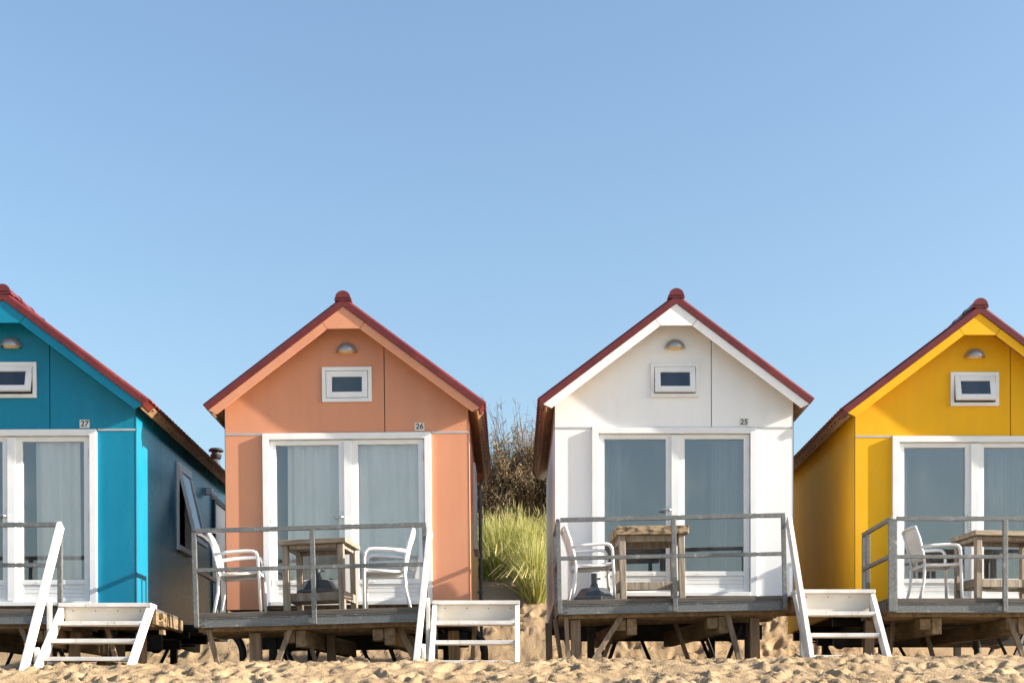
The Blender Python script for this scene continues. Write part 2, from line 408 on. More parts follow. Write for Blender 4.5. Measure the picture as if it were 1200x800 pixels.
def ring(mb, x0, x1, z0, z1, t, y0, y1, tb=None, mi=0):
    """rectangular frame facing -y, butted pieces"""
    tb = t if tb is None else tb
    mb.box(x0, x0+t, y0, y1, z0, z1, mi); mb.box(x1-t, x1, y0, y1, z0, z1, mi)
    mb.box(x0+t, x1-t, y0, y1, z1-t, z1, mi); mb.box(x0+t, x1-t, y0, y1, z0, z0+tb, mi)

def beach_hut(label, wall, loc, roll, number, num_x, open_deg, curtains, yaw=0, chimney=False, seam_x=0.46, win_dx=0.0, rear_dx=0, LW=4.25, hoses=()):
    t = thing('beach_hut', label, 'beach hut', loc, yaw, roll, 'gabled beach huts in a row on the sand')
    wm = M[wall]
    # ---- front wall of boards, real openings for door and window
    under = lambda x: ZR - 0.10/CO - SL*abs(x)
    f = MB(); Y0, Y1 = 0.0, 0.045
    f.prism([(-W, ZB), (-1.015, ZB), (-1.015, FT-0.012), (-W, FT-0.012)], Y0, Y1)
    f.prism([(1.015, ZB), (W, ZB), (W, FT-0.012), (1.015, FT-0.012)], Y0, Y1)
    wx0, wx1, wz0, wz1 = -0.29+win_dx, 0.31+win_dx, 2.61, 3.03
    s0 = seam_x-0.005; s1 = seam_x+0.005
    hole = [(wx0+.04, wz0+.04), (wx0+.04, wz1-.04), (wx1-.04, wz1-.04), (wx1-.04, wz0+.04)]
    f.prism([(-W, FT+.012), (s0, FT+.012), (s0, under(s0)), (0, under(0)), (-W, under(W))], Y0, Y1, [hole])
    f.prism([(s1, FT+.012), (W, FT+.012), (W, under(W)), (s1, under(s1))], Y0, Y1)
    f.box(s0-.05, s1+.05, Y1+.001, Y1+.02, FT+.02, under(s1)-.05, 1)          # dark backing of the joint
    for (sx, sz) in [(-1.4,2.33),(-.75,2.33),(-.1,2.33),(.4,2.33),(.53,2.33),(1.4,2.33),(-1.4,1.5),(-1.08,1.5),(1.08,1.5),(1.4,1.5),(-1.4,.9),(1.4,.9),(1.08,.9),(1.08,2.0),(1.4,2.0),(-1.08,2.0),(.53,2.9),(.4,2.9),(-.9,2.8),(.4,3.3)]:
        f.lathe([(0.0, 0.003), (0.006, 0.002), (0.007, 0)], (0,0,0), 8, 0)
        k = 24
        for i in range(len(f.v)-k, len(f.v)):
            x, y, z = f.v[i]; f.v[i] = (sx + x, Y0 - z, sz + y)
    f.build('front_wall', [wm, M['seal'], M['strip']], t, 0.002)
    for (xa, xb) in ((-W, -1.02), (1.02, W)):
        s = MB(); s.box(xa, xb, -.004, .03, FT-.012, FT+.012); s.build('joint_strip', M['strip'], t)
    # ---- corner profile + side walls in boards
    for sg, nm in ((-1, 'side_wall'), (1, 'side_wall')):
        b_ = MB(); y = 0.052
        for k, yy in enumerate((1.2, 3.0, 4.1, LW)):
            xa, xb = (W-.045, W) if sg > 0 else (-W, -W+.045)
            zt = under(W)
            if chimney and sg > 0 and k == 1 or (sg > 0 and k == 1):
                # window opening: pieces butted around it
                b_.box(xa, xb, y, 2.03, ZB, zt); b_.box(xa, xb, 2.80, yy-.006, ZB, zt)
                b_.box(xa, xb, 2.03, 2.80, ZB, 1.13); b_.box(xa, xb, 2.03, 2.80, 2.27, zt)
            else:
                b_.box(xa, xb, y, yy-.006, ZB, zt)
            y = yy
        xb = W-.05 if sg > 0 else -W+.05
        for yy in (1.2, 3.0, 4.1): b_.box(min(xb, xb-.01*sg), max(xb, xb-.01*sg), yy-.05, yy+.05, ZB+.02, under(W)-.02, 1)
        b_.build(nm, [wm, M['seal']], t)
    for sg in (-1, 1):
        c_ = MB(); xa, xb = sorted((sg*(W+.0005), sg*(W+.004)))
        c_.box(xa, xb, -.003, .014, ZB, under(W)-.01); c_.build('corner_strip', M['seal'], t)
    bw = MB(); bw.prism([(-W, ZB), (W, ZB), (W, under(W)), (0, under(0)), (-W, under(W))], LW, LW+.045); bw.build('back_wall', wm, t)
    fl = MB(); fl.box(-W+.05, W-.05, .05, LW, ZB, ZB+.05)
    fl.build('floor', M['timber'], t)
    ln = MB(); ln.box(-W+.07, W-.07, 1.5, 1.52, ZB+.05, 2.5); ln.box(-W+.07, W-.07, .06, 1.5, 2.42, 2.44)
    ln.build('partition', M['lining'], t)
    # ---- door frame, two leaves
    d = MB()
    d.box(-1.015, -.935, -.045, .06, ZB+.04, FT); d.box(.935, 1.015, -.045, .06, ZB+.04, FT)
    d.box(-.935, .935, -.045, .06, FT-.075, FT); d.box(-.935, .935, -.05, .06, ZB+.04, ZB+.09)
    d.build('door_frame', M['white'], t, 0.004)
    for (x0, x1, gx0, gx1, gd) in ((-.93, -.004, -.86, -.10, 0), (.004, .93, .13, .86, 1)):
        l = MB(); z0, z1, g0, g1 = .215, FT-.08, .47, 2.10
        l.box(x0, gx0, 0, .055, z0, z1); l.box(gx1, x1, 0, .055, z0, z1)
        l.box(gx0, gx1, 0, .055, g1, z1); l.box(gx0, gx1, 0, .055, g0-.055, g0)
        for k in range(3): l.box(gx0, gx1, .012, .05, .262+k*.0515, .262+k*.0515+.0455)
        l.box(gx0, gx1, .02, .045, .262, g0-.055); l.box(gx0, gx1, 0, .055, z0, .26)
        if gd: l.box(-.035, .055, -.028, -.001, z0+.01, z1-.01)          # cover strip of the meeting stiles
        for k in range(2): l.lathe([(0,0),(.012,0),(.012,.003),(0,.003)], ((gx0*.75+gx1*.25) if k == 0 else (gx0*.2+gx1*.8), -.002, .44), 8)
        dr = l.build('door', M['white'], t, 0.003)
        p = MB(); p.box(gx0-.005, gx1+.005, .034, .040, g0-.005, g1+.005); p.build('pane', M['glass'], dr)
        hx = x0+.018 if not gd else x1-.018
        for zz in (.45, 1.2, 1.95):
            h = MB(); h.tube([(hx, -.006, zz-.05), (hx, -.006, zz+.05)], .008, 6); h.build('hinge', M['white'], dr)
        if not gd:
            h = MB(); h.box(-.068, -.032, -.011, -.0005, 1.07, 1.29)
            h.tube([(-.05, -.008, 1.22), (-.05, -.055, 1.22), (-.06, -.062, 1.22), (-.17, -.062, 1.222)], .011, 8)
            h.lathe([(0,.012),(.012,.012),(.012,0),(0,0)], (-.05, -.012, 1.11), 10)
            h.build('handle', M['handle'], dr, smooth=False)
    # ---- curtains hung inside
    for (x0, x1, yb, cm) in curtains:
        c = MB(); nseg = int((x1-x0)/.012); vs = []; ph = random.uniform(0, 6)
        for i in range(nseg+1):
            x = x0+(x1-x0)*i/nseg
            u = x*27+ph+1.8*math.sin(x*7+ph)
            for (z, am) in ((.3, 1.15), (1.2, 1.0), (2.08, .75), (2.18, .7)):
                vs.append((x+.008*math.sin(z*2+ph), yb+.034*am*math.sin(u)+.010*math.sin(u*2.3+z*.6), z))
        c.add(vs, [(i*4+k, (i+1)*4+k, (i+1)*4+k+1, i*4+k+1) for i in range(nseg) for k in range(3)])
        c.build('curtain', M[cm], t, smooth=True)
    # ---- gable window with a top-hung sash
    wn = MB(); ring(wn, wx0, wx1, wz0, wz1, .045, -.03, .07)
    win = wn.build('window', M['white'], t, 0.003)
    bx = MB(); bx.box(wx0+.03, wx1-.03, .30, .32, wz0, wz1); bx.build('backing', M['lining'], win)
    hz = wz1-.05; an = R(open_deg)
    sx = MB(); x0, x1 = wx0+.051, wx1-.051; hh = wz1-wz0-.103
    ring(sx, x0, x1, -hh, 0, .068, -.02, .02)
    pn = MB(); pn.box(x0+.06, x1-.06, -.004, .004, -hh+.06, -.06)
    for q in (sx, pn):
        for i, (x, y, z) in enumerate(q.v):
            q.v[i] = (x, y*math.cos(an)+z*math.sin(an)-.005, hz + z*math.cos(an)-y*math.sin(an))
    sx.build('sash', M['white'], win, 0.003); pn.build('pane', M['glass_dark'], win)
    # ---- half-dome wall lamp
    lx, lz = 0.01+win_dx*.3, 3.205
    lm = MB(); prof = [(.13*math.cos(R(q)), .118*math.sin(R(q))) for q in range(0, 91, 10)]
    lm.lathe(prof, (lx, -.001, lz), 20, 0, math.pi, 2*math.pi); lm.lathe([(.122, .004), (.13, 0)], (lx, -.001, lz), 20, 0, math.pi, 2*math.pi)
    lamp = lm.build('wall_lamp', M['chrome'], t, smooth=True)
    df = MB(); df.lathe([(0, -.012), (.07, -.010), (.095, .004), (.10, .03)], (lx, -.001, lz), 20, 0, math.pi, 2*math.pi); df.build('diffuser', M['diffuser'], lamp, smooth=True)
    # ---- house number
    if number:
        n_ = MB(); n_.box(num_x-.058, num_x+.058, -.006, 0, FT+.022, FT+.118); pl = n_.build('house_number', M['plate'], t)
        text_mesh(number, .095, 'digits', M['digit'], pl, (num_x, -.008, FT+.070))
    # ---- roof: insulated slab with wooden soffit, profiled tiles, verge, bargeboards
    YF, YB = -.245, LW+.22
    rf = MB()
    for sg in (-1, 1):
        pts = [slope_pt(0, -.024, sg), slope_pt(SMAX-.01, -.024, sg), slope_pt(SMAX-.01, -.10, sg), slope_pt(0, -.10, sg)]
        pts[0] = (0, ZR-.024/CO); pts[3] = (0, ZR-.10/CO)
        if sg > 0: pts = pts[::-1]
        rf.prism(pts, YF+.02, YB)
    roof = rf.build('roof', M['soffit'], t)
    tl = MB()
    for sg in (-1, 1):
        rows = 6; ny = 230; sv = []
        for r_ in range(rows):
            sv += [(r_/rows, .004), ((r_+.98)/rows, .012)]
        base = len(tl.v); L_ = SMAX+.04
        for (q, off) in sv:
            for i in range(ny+1):
                yy = YF+.03+(YB-YF-.03)*i/ny
                wv = .012*math.sin(yy*2*math.pi/.155)
                x, z = slope_pt(q*L_, off+wv-.006, sg); tl.v.append((x, yy, z))
        for i in range(ny+1):                                  # lip at the eave
            yy = YF+.03+(YB-YF-.03)*i/ny; x, z = slope_pt(L_*.98, -.022, sg); tl.v.append((x, yy, z))
        nr = len(sv)+1
        for r_ in range(nr-1):
            for i in range(ny):
                q = (base+r_*(ny+1)+i, base+r_*(ny+1)+i+1, base+(r_+1)*(ny+1)+i+1, base+(r_+1)*(ny+1)+i)
                tl.f.append(q if sg > 0 else q[::-1]); tl.m.append(0)
    tl.build('tiles', M['red'], roof, smooth=True)
    for end in (0, 1):
        yA = YF-.015 if end == 0 else YB-.005; yBk = yA+.022
        for sg in (-1, 1):
            v = MB(); dr_ = 1 if end == 0 else -1; yb_ = yA if end == 0 else yBk
            # folded metal section: front face, sloping top fold, back flange lying on the tiles
            sec = [(-.084, 0), (-.014, 0), (-.010, .004), (.010, .022), (.016, .11), (.006, .11), (-.02, .03), (-.084, .022)]
            nS = len(sec); st = []
            for k in range(2):
                for (off, dy) in sec:
                    if k == 0: st.append((0, yb_+dr_*dy, ZR+off/CO))
                    else:
                        x, z = slope_pt(SMAX+.03, off, sg); st.append((x, yb_+dr_*dy, z))
            fs = [(q, (q+1) % nS, nS+(q+1) % nS, nS+q) for q in range(nS)] + [tuple(range(nS)), tuple(range(2*nS-1, nS-1, -1))]
            if sg*dr_ < 0: fs = [f[::-1] for f in fs]
            v.add(st, fs)
            if end == 0:
                pts = [slope_pt(SMAX+.016, -.02, sg), slope_pt(SMAX+.016, -.10, sg), slope_pt(SMAX+.024, -.10, sg), slope_pt(SMAX+.024, -.02, sg)]
                v.prism(pts if sg > 0 else pts[::-1], YF+.01, YF+.34)
            v.build('verge_trim', M['red_trim'], roof)
    bo0, bo1 = -.087, -.182
    for sg in (-1, 1):
        s_a = .385
        pts = [slope_pt(s_a, bo0, sg), slope_pt(SMAX+.02, bo0, sg), slope_pt(SMAX-.03, bo1, sg), slope_pt(s_a, bo1, sg)]
        if sg > 0: pts = pts[::-1]
        bb = MB(); bb.prism(pts, YF, YF+.024); bb.build('bargeboard', wm, roof, 0.002)
        bb = MB(); bb.prism(pts, YB-.03, YB-.008); bb.build('bargeboard', wm, roof)
    j = slope_pt(.379, bo0, 1); k_ = slope_pt(.379, -.182, 1)
    bb = MB(); bb.prism([(-k_[0], k_[1]), (k_[0], k_[1]), (j[0], j[1]), (0, ZR+bo0/CO), (-j[0], j[1])], YF, YF+.024)
    bb.build('gable_plate', wm, roof, 0.002)
    rc = MB()
    for i in range(0, 1):
        prof = []
        n = 14
        ring_a = [(.090*math.cos(math.pi*q/n), .082*math.sin(math.pi*q/n)) for q in range(n+1)]
        y_list = [YF-.02, YF-.02]
        yl = [YF-.03]
        while yl[-1] < YB: yl.append(yl[-1]+.42)
        for a_, b__ in zip(yl[:-1], yl[1:]):
            o = len(rc.v); zb = ZR-.012
            for (yy, sc) in ((a_, 1.0), (a_+.03, 1.0), (a_+.031, .93), (b__+.02, .90)):
                for (x, z) in ring_a: rc.v.append((x*sc, yy, zb+z*sc))
            m_ = n+1
            for r_ in range(3):
                for q in range(n):
                    rc.f.append((o+r_*m_+q, o+r_*m_+q+1, o+(r_+1)*m_+q+1, o+(r_+1)*m_+q)); rc.m.append(0)
            rc.f.append(tuple(o+q for q in range(m_-1, -1, -1))); rc.m.append(0)
        rc.box(-.100, .100, YF-.022, YF+.12, ZR-.042, ZR-.014)
    rc.build('ridge_cap', M['red_trim'], roof)
    for sg in (-1, 1):
        ev = MB()
        a_, b__ = slope_pt(SMAX-.008, -.028, sg), slope_pt(SMAX-.008, -.135, sg)
        c0, c1 = slope_pt(SMAX+.014, -.135, sg), slope_pt(SMAX+.014, -.028, sg)
        pts = [a_, b__, c0, c1]
        if sg < 0: pts = pts[::-1]
        ev.prism(pts, YF+.05, YB)
        yy = YF+.2
        while yy < YB-.1:
            q = slope_pt(SMAX+.015, -.075 + .018*((int(yy*10) % 2)*2-1), sg)
            ev.box(q[0]-.006, q[0]+.006, yy-.014, yy+.014, q[1]-.014, q[1]+.014, 1); yy += .21
        ev.build('eave_board', [M['eave'], M['seal']], roof)
    # ---- side window (right wall), lamp and shutter on the wall of the first hut
    sw = MB(); y0, y1, z0, z1 = 2.03, 2.80, 1.13, 2.27
    xf = W+.03
    for (ya, yb, za, zb_) in ((y0, y0+.05, z0, z1), (y1-.05, y1, z0, z1), (y0+.05, y1-.05, z1-.05, z1), (y0+.05, y1-.05, z0, z0+.05)):
        sw.box(W-.06, xf, ya, yb, za, zb_)
    sw.box(W+.001, W+.06, y0-.03, y1+.03, z0-.03, z0-.003)
    swo = sw.build('side_window', M['white'], t, 0.003)
    an = R(13 if chimney else 0.0); hy = z1-.055; hh = z1-z0-.11
    sh = MB(); pn = MB()
    for (ya, yb, za, zb_) in ((y0+.055, y0+.115, -hh, 0), (y1-.115, y1-.055, -hh, 0), (y0+.115, y1-.115, -.06, 0), (y0+.115, y1-.115, -hh, -hh+.06)):
        sh.box(-.02, .02, ya, yb, za, zb_)
    pn.box(-.004, .004, y0+.11, y1-.11, -hh+.055, -.055)
    for q in (sh, pn):
        for i, (x, y, z) in enumerate(q.v):
            q.v[i] = (W + .012 + x*math.cos(an) - z*math.sin(an), y, hy + z*math.cos(an) + x*math.sin(an))
    sh.build('sash', M['white'], swo, 0.003); pn.build('pane', M['glass'], swo)
    if chimney:
        q = MB(); q.box(W+.001, W+.10, 3.78, 3.88, 2.14, 2.24); q.tube([(W+.09, 3.83, 2.16), (W+.13, 3.83, 2.10)], .05, 10)
        q.build('side_lamp', M['white'], t, 0.006)
        q = MB(); q.box(W+.001, W+.04, 4.25, 4.33, .14, 2.2); q.box(W+.001, W+.04, 5.12, 5.20, .14, 2.2); q.box(W+.001, W+.04, 4.33, 5.12, 2.12, 2.2)
        sd = q.build('side_door_frame', M['slate'], t, 0.003)
        q = MB(); q.box(W+.001, W+.02, 4.335, 5.115, .14, 2.115); q.build('side_door', M['white'], t)
        q = MB(); cx, cy = 1.37, 5.0; zt = ZR-SL*cx
        q.lathe([(.055, -.15), (.055, .16)], (cx, cy, zt), 16); q.lathe([(.10, -.04), (.06, .06)], (cx, cy, zt), 16)
        ch = q.build('chimney', M['strip'], t, smooth=True)
        q = MB(); q.lathe([(.062, .12), (.08, .15), (.09, .19)], (cx, cy, zt), 16); q.lathe([(0, .30), (.09, .285), (.115, .26), (.115, .245), (0, .255)], (cx, cy, zt), 16)
        q.lathe([(.07, .18), (.065, .25)], (cx, cy, zt), 16)
        q.build('cowl', M['dark_steel'], ch, smooth=True)
    elif rear_dx:
        q = MB(); q.tube([(W+.05, 3.9, -.15), (W+.05, 3.9, 2.30), (W+.12, 3.9, 2.42)], .026, 10)
        q.box(W+.001, W+.06, 3.87, 3.93, 1.9, 1.94); q.box(W+.001, W+.06, 3.87, 3.93, .7, .74)
        q.build('downpipe', M['galv'], t, smooth=False)
    # ---- chassis
    ch = MB()
    for x in (-1.0, 1.0): ch.box(x-.05, x+.05, .03, LW, ZB-.17, ZB-.001)
    ch.box(-W+.1, W-.1, 1.60, 1.68, ZB-.37, ZB-.175); ch.box(-W+.1, W-.1, 2.6, 2.68, ZB-.30, ZB-.175); ch.box(-W+.1, W-.1, 3.5, 3.58, ZB-.20, ZB-.175)
    for y in (.15, 1.5, 3.0, 4.15):
        ch.box(-W+.06, -1.052, y-.04, y+.04, ZB-.12, ZB-.001); ch.box(-.948, .948, y-.04, y+.04, ZB-.12, ZB-.001); ch.box(1.052, W-.06, y-.04, y+.04, ZB-.12, ZB-.001)
    ch.box(-.9, -.3, 1.9, 2.6, ZB-.22, ZB-.125)
    chs = ch.build('chassis', M['dark_steel'], t)
    gl_ = lambda x, y: gz(loc[0]+x, loc[1]+y) - loc[2] - .12
    for (x, y) in ((-1.0, .5), (1.0, .5), (-1.0, 3.8), (1.0, 3.8)):
        q = MB(); q.box(x-.045, x+.045, y-.045, y+.045, gl_(x, y), ZB-.172); q.box(x-.09, x+.09, y-.07, y+.07, ZB-.19, ZB-.1705)
        q.build('support_leg', M['dark_steel'], chs)
    for (x, y, dx) in ((-1.0, .9, .28), (1.0, .9, -.28), (.35, .4, .25)):
        q = MB(); q.bar((x, y, ZB-.16), (x+dx, y-.1, gl_(x+dx, y-.1)), .04, .04); q.build('brace', M['dark_steel'], chs)
    for (x, y, dx) in ((-.55, 1.75, -.2), (.55, 1.9, .22), (-.15, 2.9, .2), (1.2, 2.7, -.2), (-1.25, 2.7, .15)):
        q = MB(); q.bar((x, y, ZB-.25), (x+dx, y-.1, gl_(x+dx, y-.1)), .04, .04); q.build('brace', M['dark_steel'], chs)
    for x in (-1.1, 1.1):
        q = MB(); q.tube([(x, 1.9+.9*k/10, -.12-.10*math.sin(math.pi*k/10)) for k in range(11)], .035, 6, flat=.8); q.build('leaf_spring', M['dark_steel'], chs)
    ax = MB(); ax.tube([(-1.15, 2.35, -.18), (1.15, 2.35, -.18)], .045, 10); ax.build('axle', M['dark_steel'], chs)
    for hx in hoses:
        hs = MB(); pts = [(hx-.75, .9, -.02), (hx-.35, .9, -.03)]
        for q in range(0, 100, 10): pts.append((hx-.33+.33*math.sin(R(q)), .9, -.37+.34*math.cos(R(q))))
        pts.append((hx, .9, gl_(hx, .9)))
        hs.tube(pts, .048, 10); hs.build('drain_hose', M['hose'], t, smooth=True)
    return t

huts = {}
huts['teal'] = beach_hut('teal blue hut with a chimney and an open side window, number 27', 'teal', (-5.90, 16.60, 1.45), 0.2, '27', .87, 15,
    [(-.92, -.22, .10, 'curtain'), (.26, .80, .10, 'curtain')], chimney=True, LW=5.30)
huts['orange'] = beach_hut('salmon orange hut with closed pale curtains and plate 26', 'orange', (-1.972, 17.0, 1.50), 0.6, '26', .88, 0,
    [(-.74, -.09, .10, 'curtain'), (.12, .87, .10, 'curtain')], rear_dx=1, hoses=(-1.45, 1.62))
huts['white'] = beach_hut('all white hut with blue-grey glass doors and plate 25', 'white_wall', (2.0, 17.36, 1.645), 0.05, '25', .86, 9,
    [(.50, .84, .35, 'curtain_dim'), (-.85, -.62, .35, 'curtain_dim')], hoses=(1.15,))
huts['yellow'] = beach_hut('bright yellow hut at the right edge of the picture', 'yellow', (5.735, 17.5, 1.57), 0.0, None, .88, 14,
    [(.30, .84, .35, 'curtain_dim'), (-.85, -.72, .35, 'curtain_dim')], hoses=(.35,))

# ------------------------------------------------------------------ decks
DW, DD = 2.62, 1.27
def deck_matrix(loc, roll): return Matrix.Translation(loc) @ Matrix.Rotation(R(-roll), 4, 'Y')
def deck(label, loc, roll, depth, beams, props, posts_x=(1.34,), corner_w=.05, stair_end=True):
    t = thing('wooden_deck', label, 'deck', loc, 0, roll, 'raised decks in front of the huts')
    ground = lambda x, y: gz(loc[0]+x, loc[1]+y) - (loc[2] + x*math.sin(R(roll))) - .10
    b = MB(); n = 9
    for i in range(n):
        y0 = .012+i*(depth-.02)/n; b.box(0.0, DW, y0, y0+(depth-.02)/n-.007, -.028, 0)
    b.box(.012, DW-.06, -.012, .008, -.055, -.002)
    b.build('deck_board', M['deck'], t, 0.003)
    l = MB()
    for i in range(7):
        y0 = -.02+i*(depth)/7; l.box(DW+.03, DW+1.0, y0, y0+(depth)/7-.007, -.028, 0)
    l.build('landing', M['deck'], t, 0.003)
    f = MB()   # galvanised channel along the front
    f.prism_x([(0, -.165), (0.06, -.165), (.06, -.157), (.012, -.150), (.008, -.04), (.06, -.030), (.06, -.028), (0, -.028)][::-1], 0, DW)
    f.prism_x([(-.010, -.165), (-.001, -.165), (-.001, -.146), (-.010, -.152)][::-1], 0.055, DW-.03); f.prism_x([(-.008, -.060), (-.001, -.060), (-.001, -.074), (-.008, -.068)][::-1], .055, DW-.03)
    f.box(0, .008, .062, depth-.02, -.16, -.03); f.box(DW-.008, DW, .062, depth-.02, -.16, -.03)
    for (x, z) in ((.03, -.085), (.03, -.135), (.10, -.085), (.10, -.135)): f.tube([(x+.02, -.02, z), (x+.02, 0, z)], .010, 6)
    f.build('edge_beam', M['galv'], t)
    j = MB()
    for (y, z1, h) in ((.10, -.130, .075), (.32, -.11, .10), (.55, -.10, .11), (.80, -.09, .12), (1.05, -.09, .12)):
        j.box(.02, DW-.02, y, y+.05, z1-h, z1)
    for y in (.45, .85): j.box(DW+.04, DW+.98, y, y+.05, -.16, -.03)
    j.box(DW+.05, DW+.96, .02, .06, -.19, -.035); j.box(DW+.962, DW+1.0, .0, depth-.02, -.17, -.03)
    for k, z in enumerate((-.04, -.13, -.22)): j.box(DW+1.002, DW+1.05, .12, .22, z-.05, z)
    j.build('joist', M['timber'], t)
    # railing
    def post(x, y, w=.045, zb=-.16, zt=.89):
        p = MB(); p.box(x-w/2, x+w/2, y-.045, y-.001, zb, zt); q = p.build('railing_post', M['galv'], t, 0.003); return q
    post(corner_w/2+.002, -.013, corner_w)
    c = MB(); c.box(.006, corner_w-.006, -.052, -.018, .891, .90); c.build('post_cap', M['hose'], t)
    for px in posts_x: post(px, -.013, .052)
    post(DW-.03, -.013, .05)
    for z, h in ((.895, .048), (.47, .042)):
        r = MB(); r.box(corner_w+.003 if z < .8 else corner_w+.003, DW-.01, -.057, -.017 if z < .8 else -.012, z-h/2 + (.012 if z > .8 else 0), z+h/2+ (.012 if z > .8 else 0))
        o = r.build('front_rail', M['galv'], t, 0.003)
    for z, h in ((.895, .045), (.47, .042)):
        r = MB(); r.box(.006, .046, -.008, depth-.03, z-h/2+.008, z+h/2+.008); r.build('side_rail', M['galv'], t, 0.003)
    for y in (depth-.03, depth-.22):
        p2 = MB(); p2.box(.003, .050, y-.045, y, .001, .93); p2.build('side_post', M['galv'], t, 0.003)
    # timber beams under the deck, their sawn ends in front
    for (x, y1, skew) in beams:
        q = MB(); q.bar((x, .16, -.305), (x+skew, y1, -.305), .115, .19); q.box(x-.19, x-.065, .18, .42, -.345, -.215)
        q.build('timber_beam', M['timber'], t, 0.006)
    for (xa, ya, xb, yb, w_) in props:
        q = MB(); za = -.18 if w_ < .1 else -.215
        q.bar((xa, ya, za), (xb, yb, ground(xb, yb)), w_, w_*.8, (0, 1, 0)); q.build('prop', M['timber_post'], t, 0.004)
    return t

D = {}
D['teal'] = ((-7.488, 15.30, 1.450), 0.15)
D['orange'] = ((-3.54, 15.70, 1.446), 1.62)
D['white'] = ((0.516, 16.06, 1.626), 1.25)
D['yellow'] = ((4.32, 16.20, 1.665), 0.0)
deck('deck of the teal hut, railing running off the left of the picture', *D['teal'], 1.27, [(1.55, 2.3, .2), (2.4, 2.3, .2)],
     [(2.1, .12, 2.35, .1, .05), (2.6, .5, 2.55, .5, .11), (3.0, .3, 3.15, .3, .05), (3.3, .6, 3.3, .6, .11), (1.4, .1, 1.2, .1, .05)])
deck('deck of the orange hut with two white chairs behind its railing', *D['orange'], 1.27, [(1.15, 2.2, .35), (2.15, 2.2, .2)],
     [(.13, .10, .27, .06, .055), (.62, .30, .62, .30, .13), (1.05, .14, .82, .10, .06), (1.18, .40, 1.32, .4, .05), (1.40, .9, 1.40, .9, .10), (2.25, .30, 2.50, .2, .07), (2.85, .8, 2.85, .8, .13), (3.1, .7, 3.05, .6, .05)])
deck('deck of the white hut with a lichen-stained table and one chair', *D['white'], 1.27, [(.86, 2.3, -.25), (1.92, 2.4, -.4)],
     [(.10, .10, .12, .08, .05), (.21, .20, .21, .20, .115), (.74, .12, .30, .05, .06), (-.02, .4, .06, .35, .05), (-.08, .9, -.08, .9, .08), (1.95, .12, 2.10, .08, .06), (2.30, .35, 2.30, .35, .11), (.75, 1.0, .5, .95, .05), (1.45, 1.0, 1.65, .95, .05)])
deck('deck of the yellow hut with its railing turning back at the left corner', *D['yellow'], 1.24, [(.62, 2.3, -.3), (1.62, 2.4, -.5)],
     [(-.08, .5, -.10, .5, .11), (.25, .7, .2, .7, .05), (.7, 1.0, .85, .95, .05), (1.45, .2, 1.65, .1, .06), (2.0, .5, 2.0, .5, .11)], corner_w=.095)

# ------------------------------------------------------------------ steps with one handrail
def steps(label, dk, x0, top, splay, run=.80, Wd=.99):
    loc = deck_matrix(*dk) @ Vector((DW+x0, -.20, 0))
    loc.z = dk[0][2] + .04
    t = thing('wooden_steps', label, 'steps', loc, 0, 0, 'white painted steps beside the decks')
    gb = gz(loc.x+.5, loc.y-run) - loc.z - .06
    drop = -gb; n = 4
    for x in (.0275, Wd-.0275):
        s = MB(); q = .07
        s.prism_x([(-run-.10, gb), (-run+.08, gb), (.08, top-.032), (-.085, top-.032)][::-1], x-.0265, x+.0265)
        s.build('stringer', M['white_wood'], t, 0.004)
    for k in range(n):
        z = top - k*(drop+top-.06)/3.35; y = -(run-.02)*(top-z)/(drop+top)
        tr = MB()
        if k == 0: tr.box(0, Wd, y-.10, y+.16, z-.03, z+.012)
        else: tr.box(.056, Wd-.056, y-.085, y+.12, z-.042, z)
        tr.build('tread', M['white_wood'], t, 0.004)
    z1 = top-.032; z2 = top-(drop+top-.06)/3.35+.002
    rb = MB(); rb.box(.056, Wd-.056, -.035, -.012, z2, z1)
    for i in range(4): rb.tube([(.14+i*.24, -.038, z1-.035), (.14+i*.24, -.034, z1-.035)], .007, 6, 1)
    rb.build('riser_board', [M['cream_board'], M['seal']], t)
    h = MB(); hy = -(run+.15); gh = gz(loc.x-.04-splay, loc.y+hy) - loc.z - .05
    ztop = .86; 
    h.bar((-.035, .10, ztop), (-.05-splay, hy, gh), .05, .12, (0, 0, 1))
    hr = h.build('handrail', M['white_wood'], t, 0.004)
    for (f_, zb) in ((.45, None), (.78, None)):
        y = .10+(hy-.10)*f_; z = ztop+(gh-ztop)*f_-.08; x = -.035+(-.015-splay)*f_ + .045
        p = MB(); p.box(x-.02, x+.02, y+.0, y+.06, gz(loc.x+x, loc.y+y)-loc.z-.06, z); p.build('handrail_post', M['white_wood'], t, 0.004)
    return t
steps('white steps at the teal hut, handrail leaning to the left', D['teal'], .03, -.01, .03)
steps('white steps beside the orange hut, seen straight on', D['orange'], .045, .06, .07, Wd=.96)
steps('white steps between the white hut and the yellow hut', D['white'], .035, .04, -.05, Wd=.90)

# ------------------------------------------------------------------ furniture
def at(dk, X, Y):
    """matrix on a deck at world X, Y"""
    m = deck_matrix(*dk); p = m.inverted() @ Vector((X, Y, dk[0][2])); p.z = 0
    return Matrix.Translation(m @ p) @ Matrix.Rotation(R(-dk[1]), 4, 'Y')
def Rz(d): return Matrix.Rotation(R(d), 4, 'Z')
def Sc(k): return Matrix.Scale(k, 4)

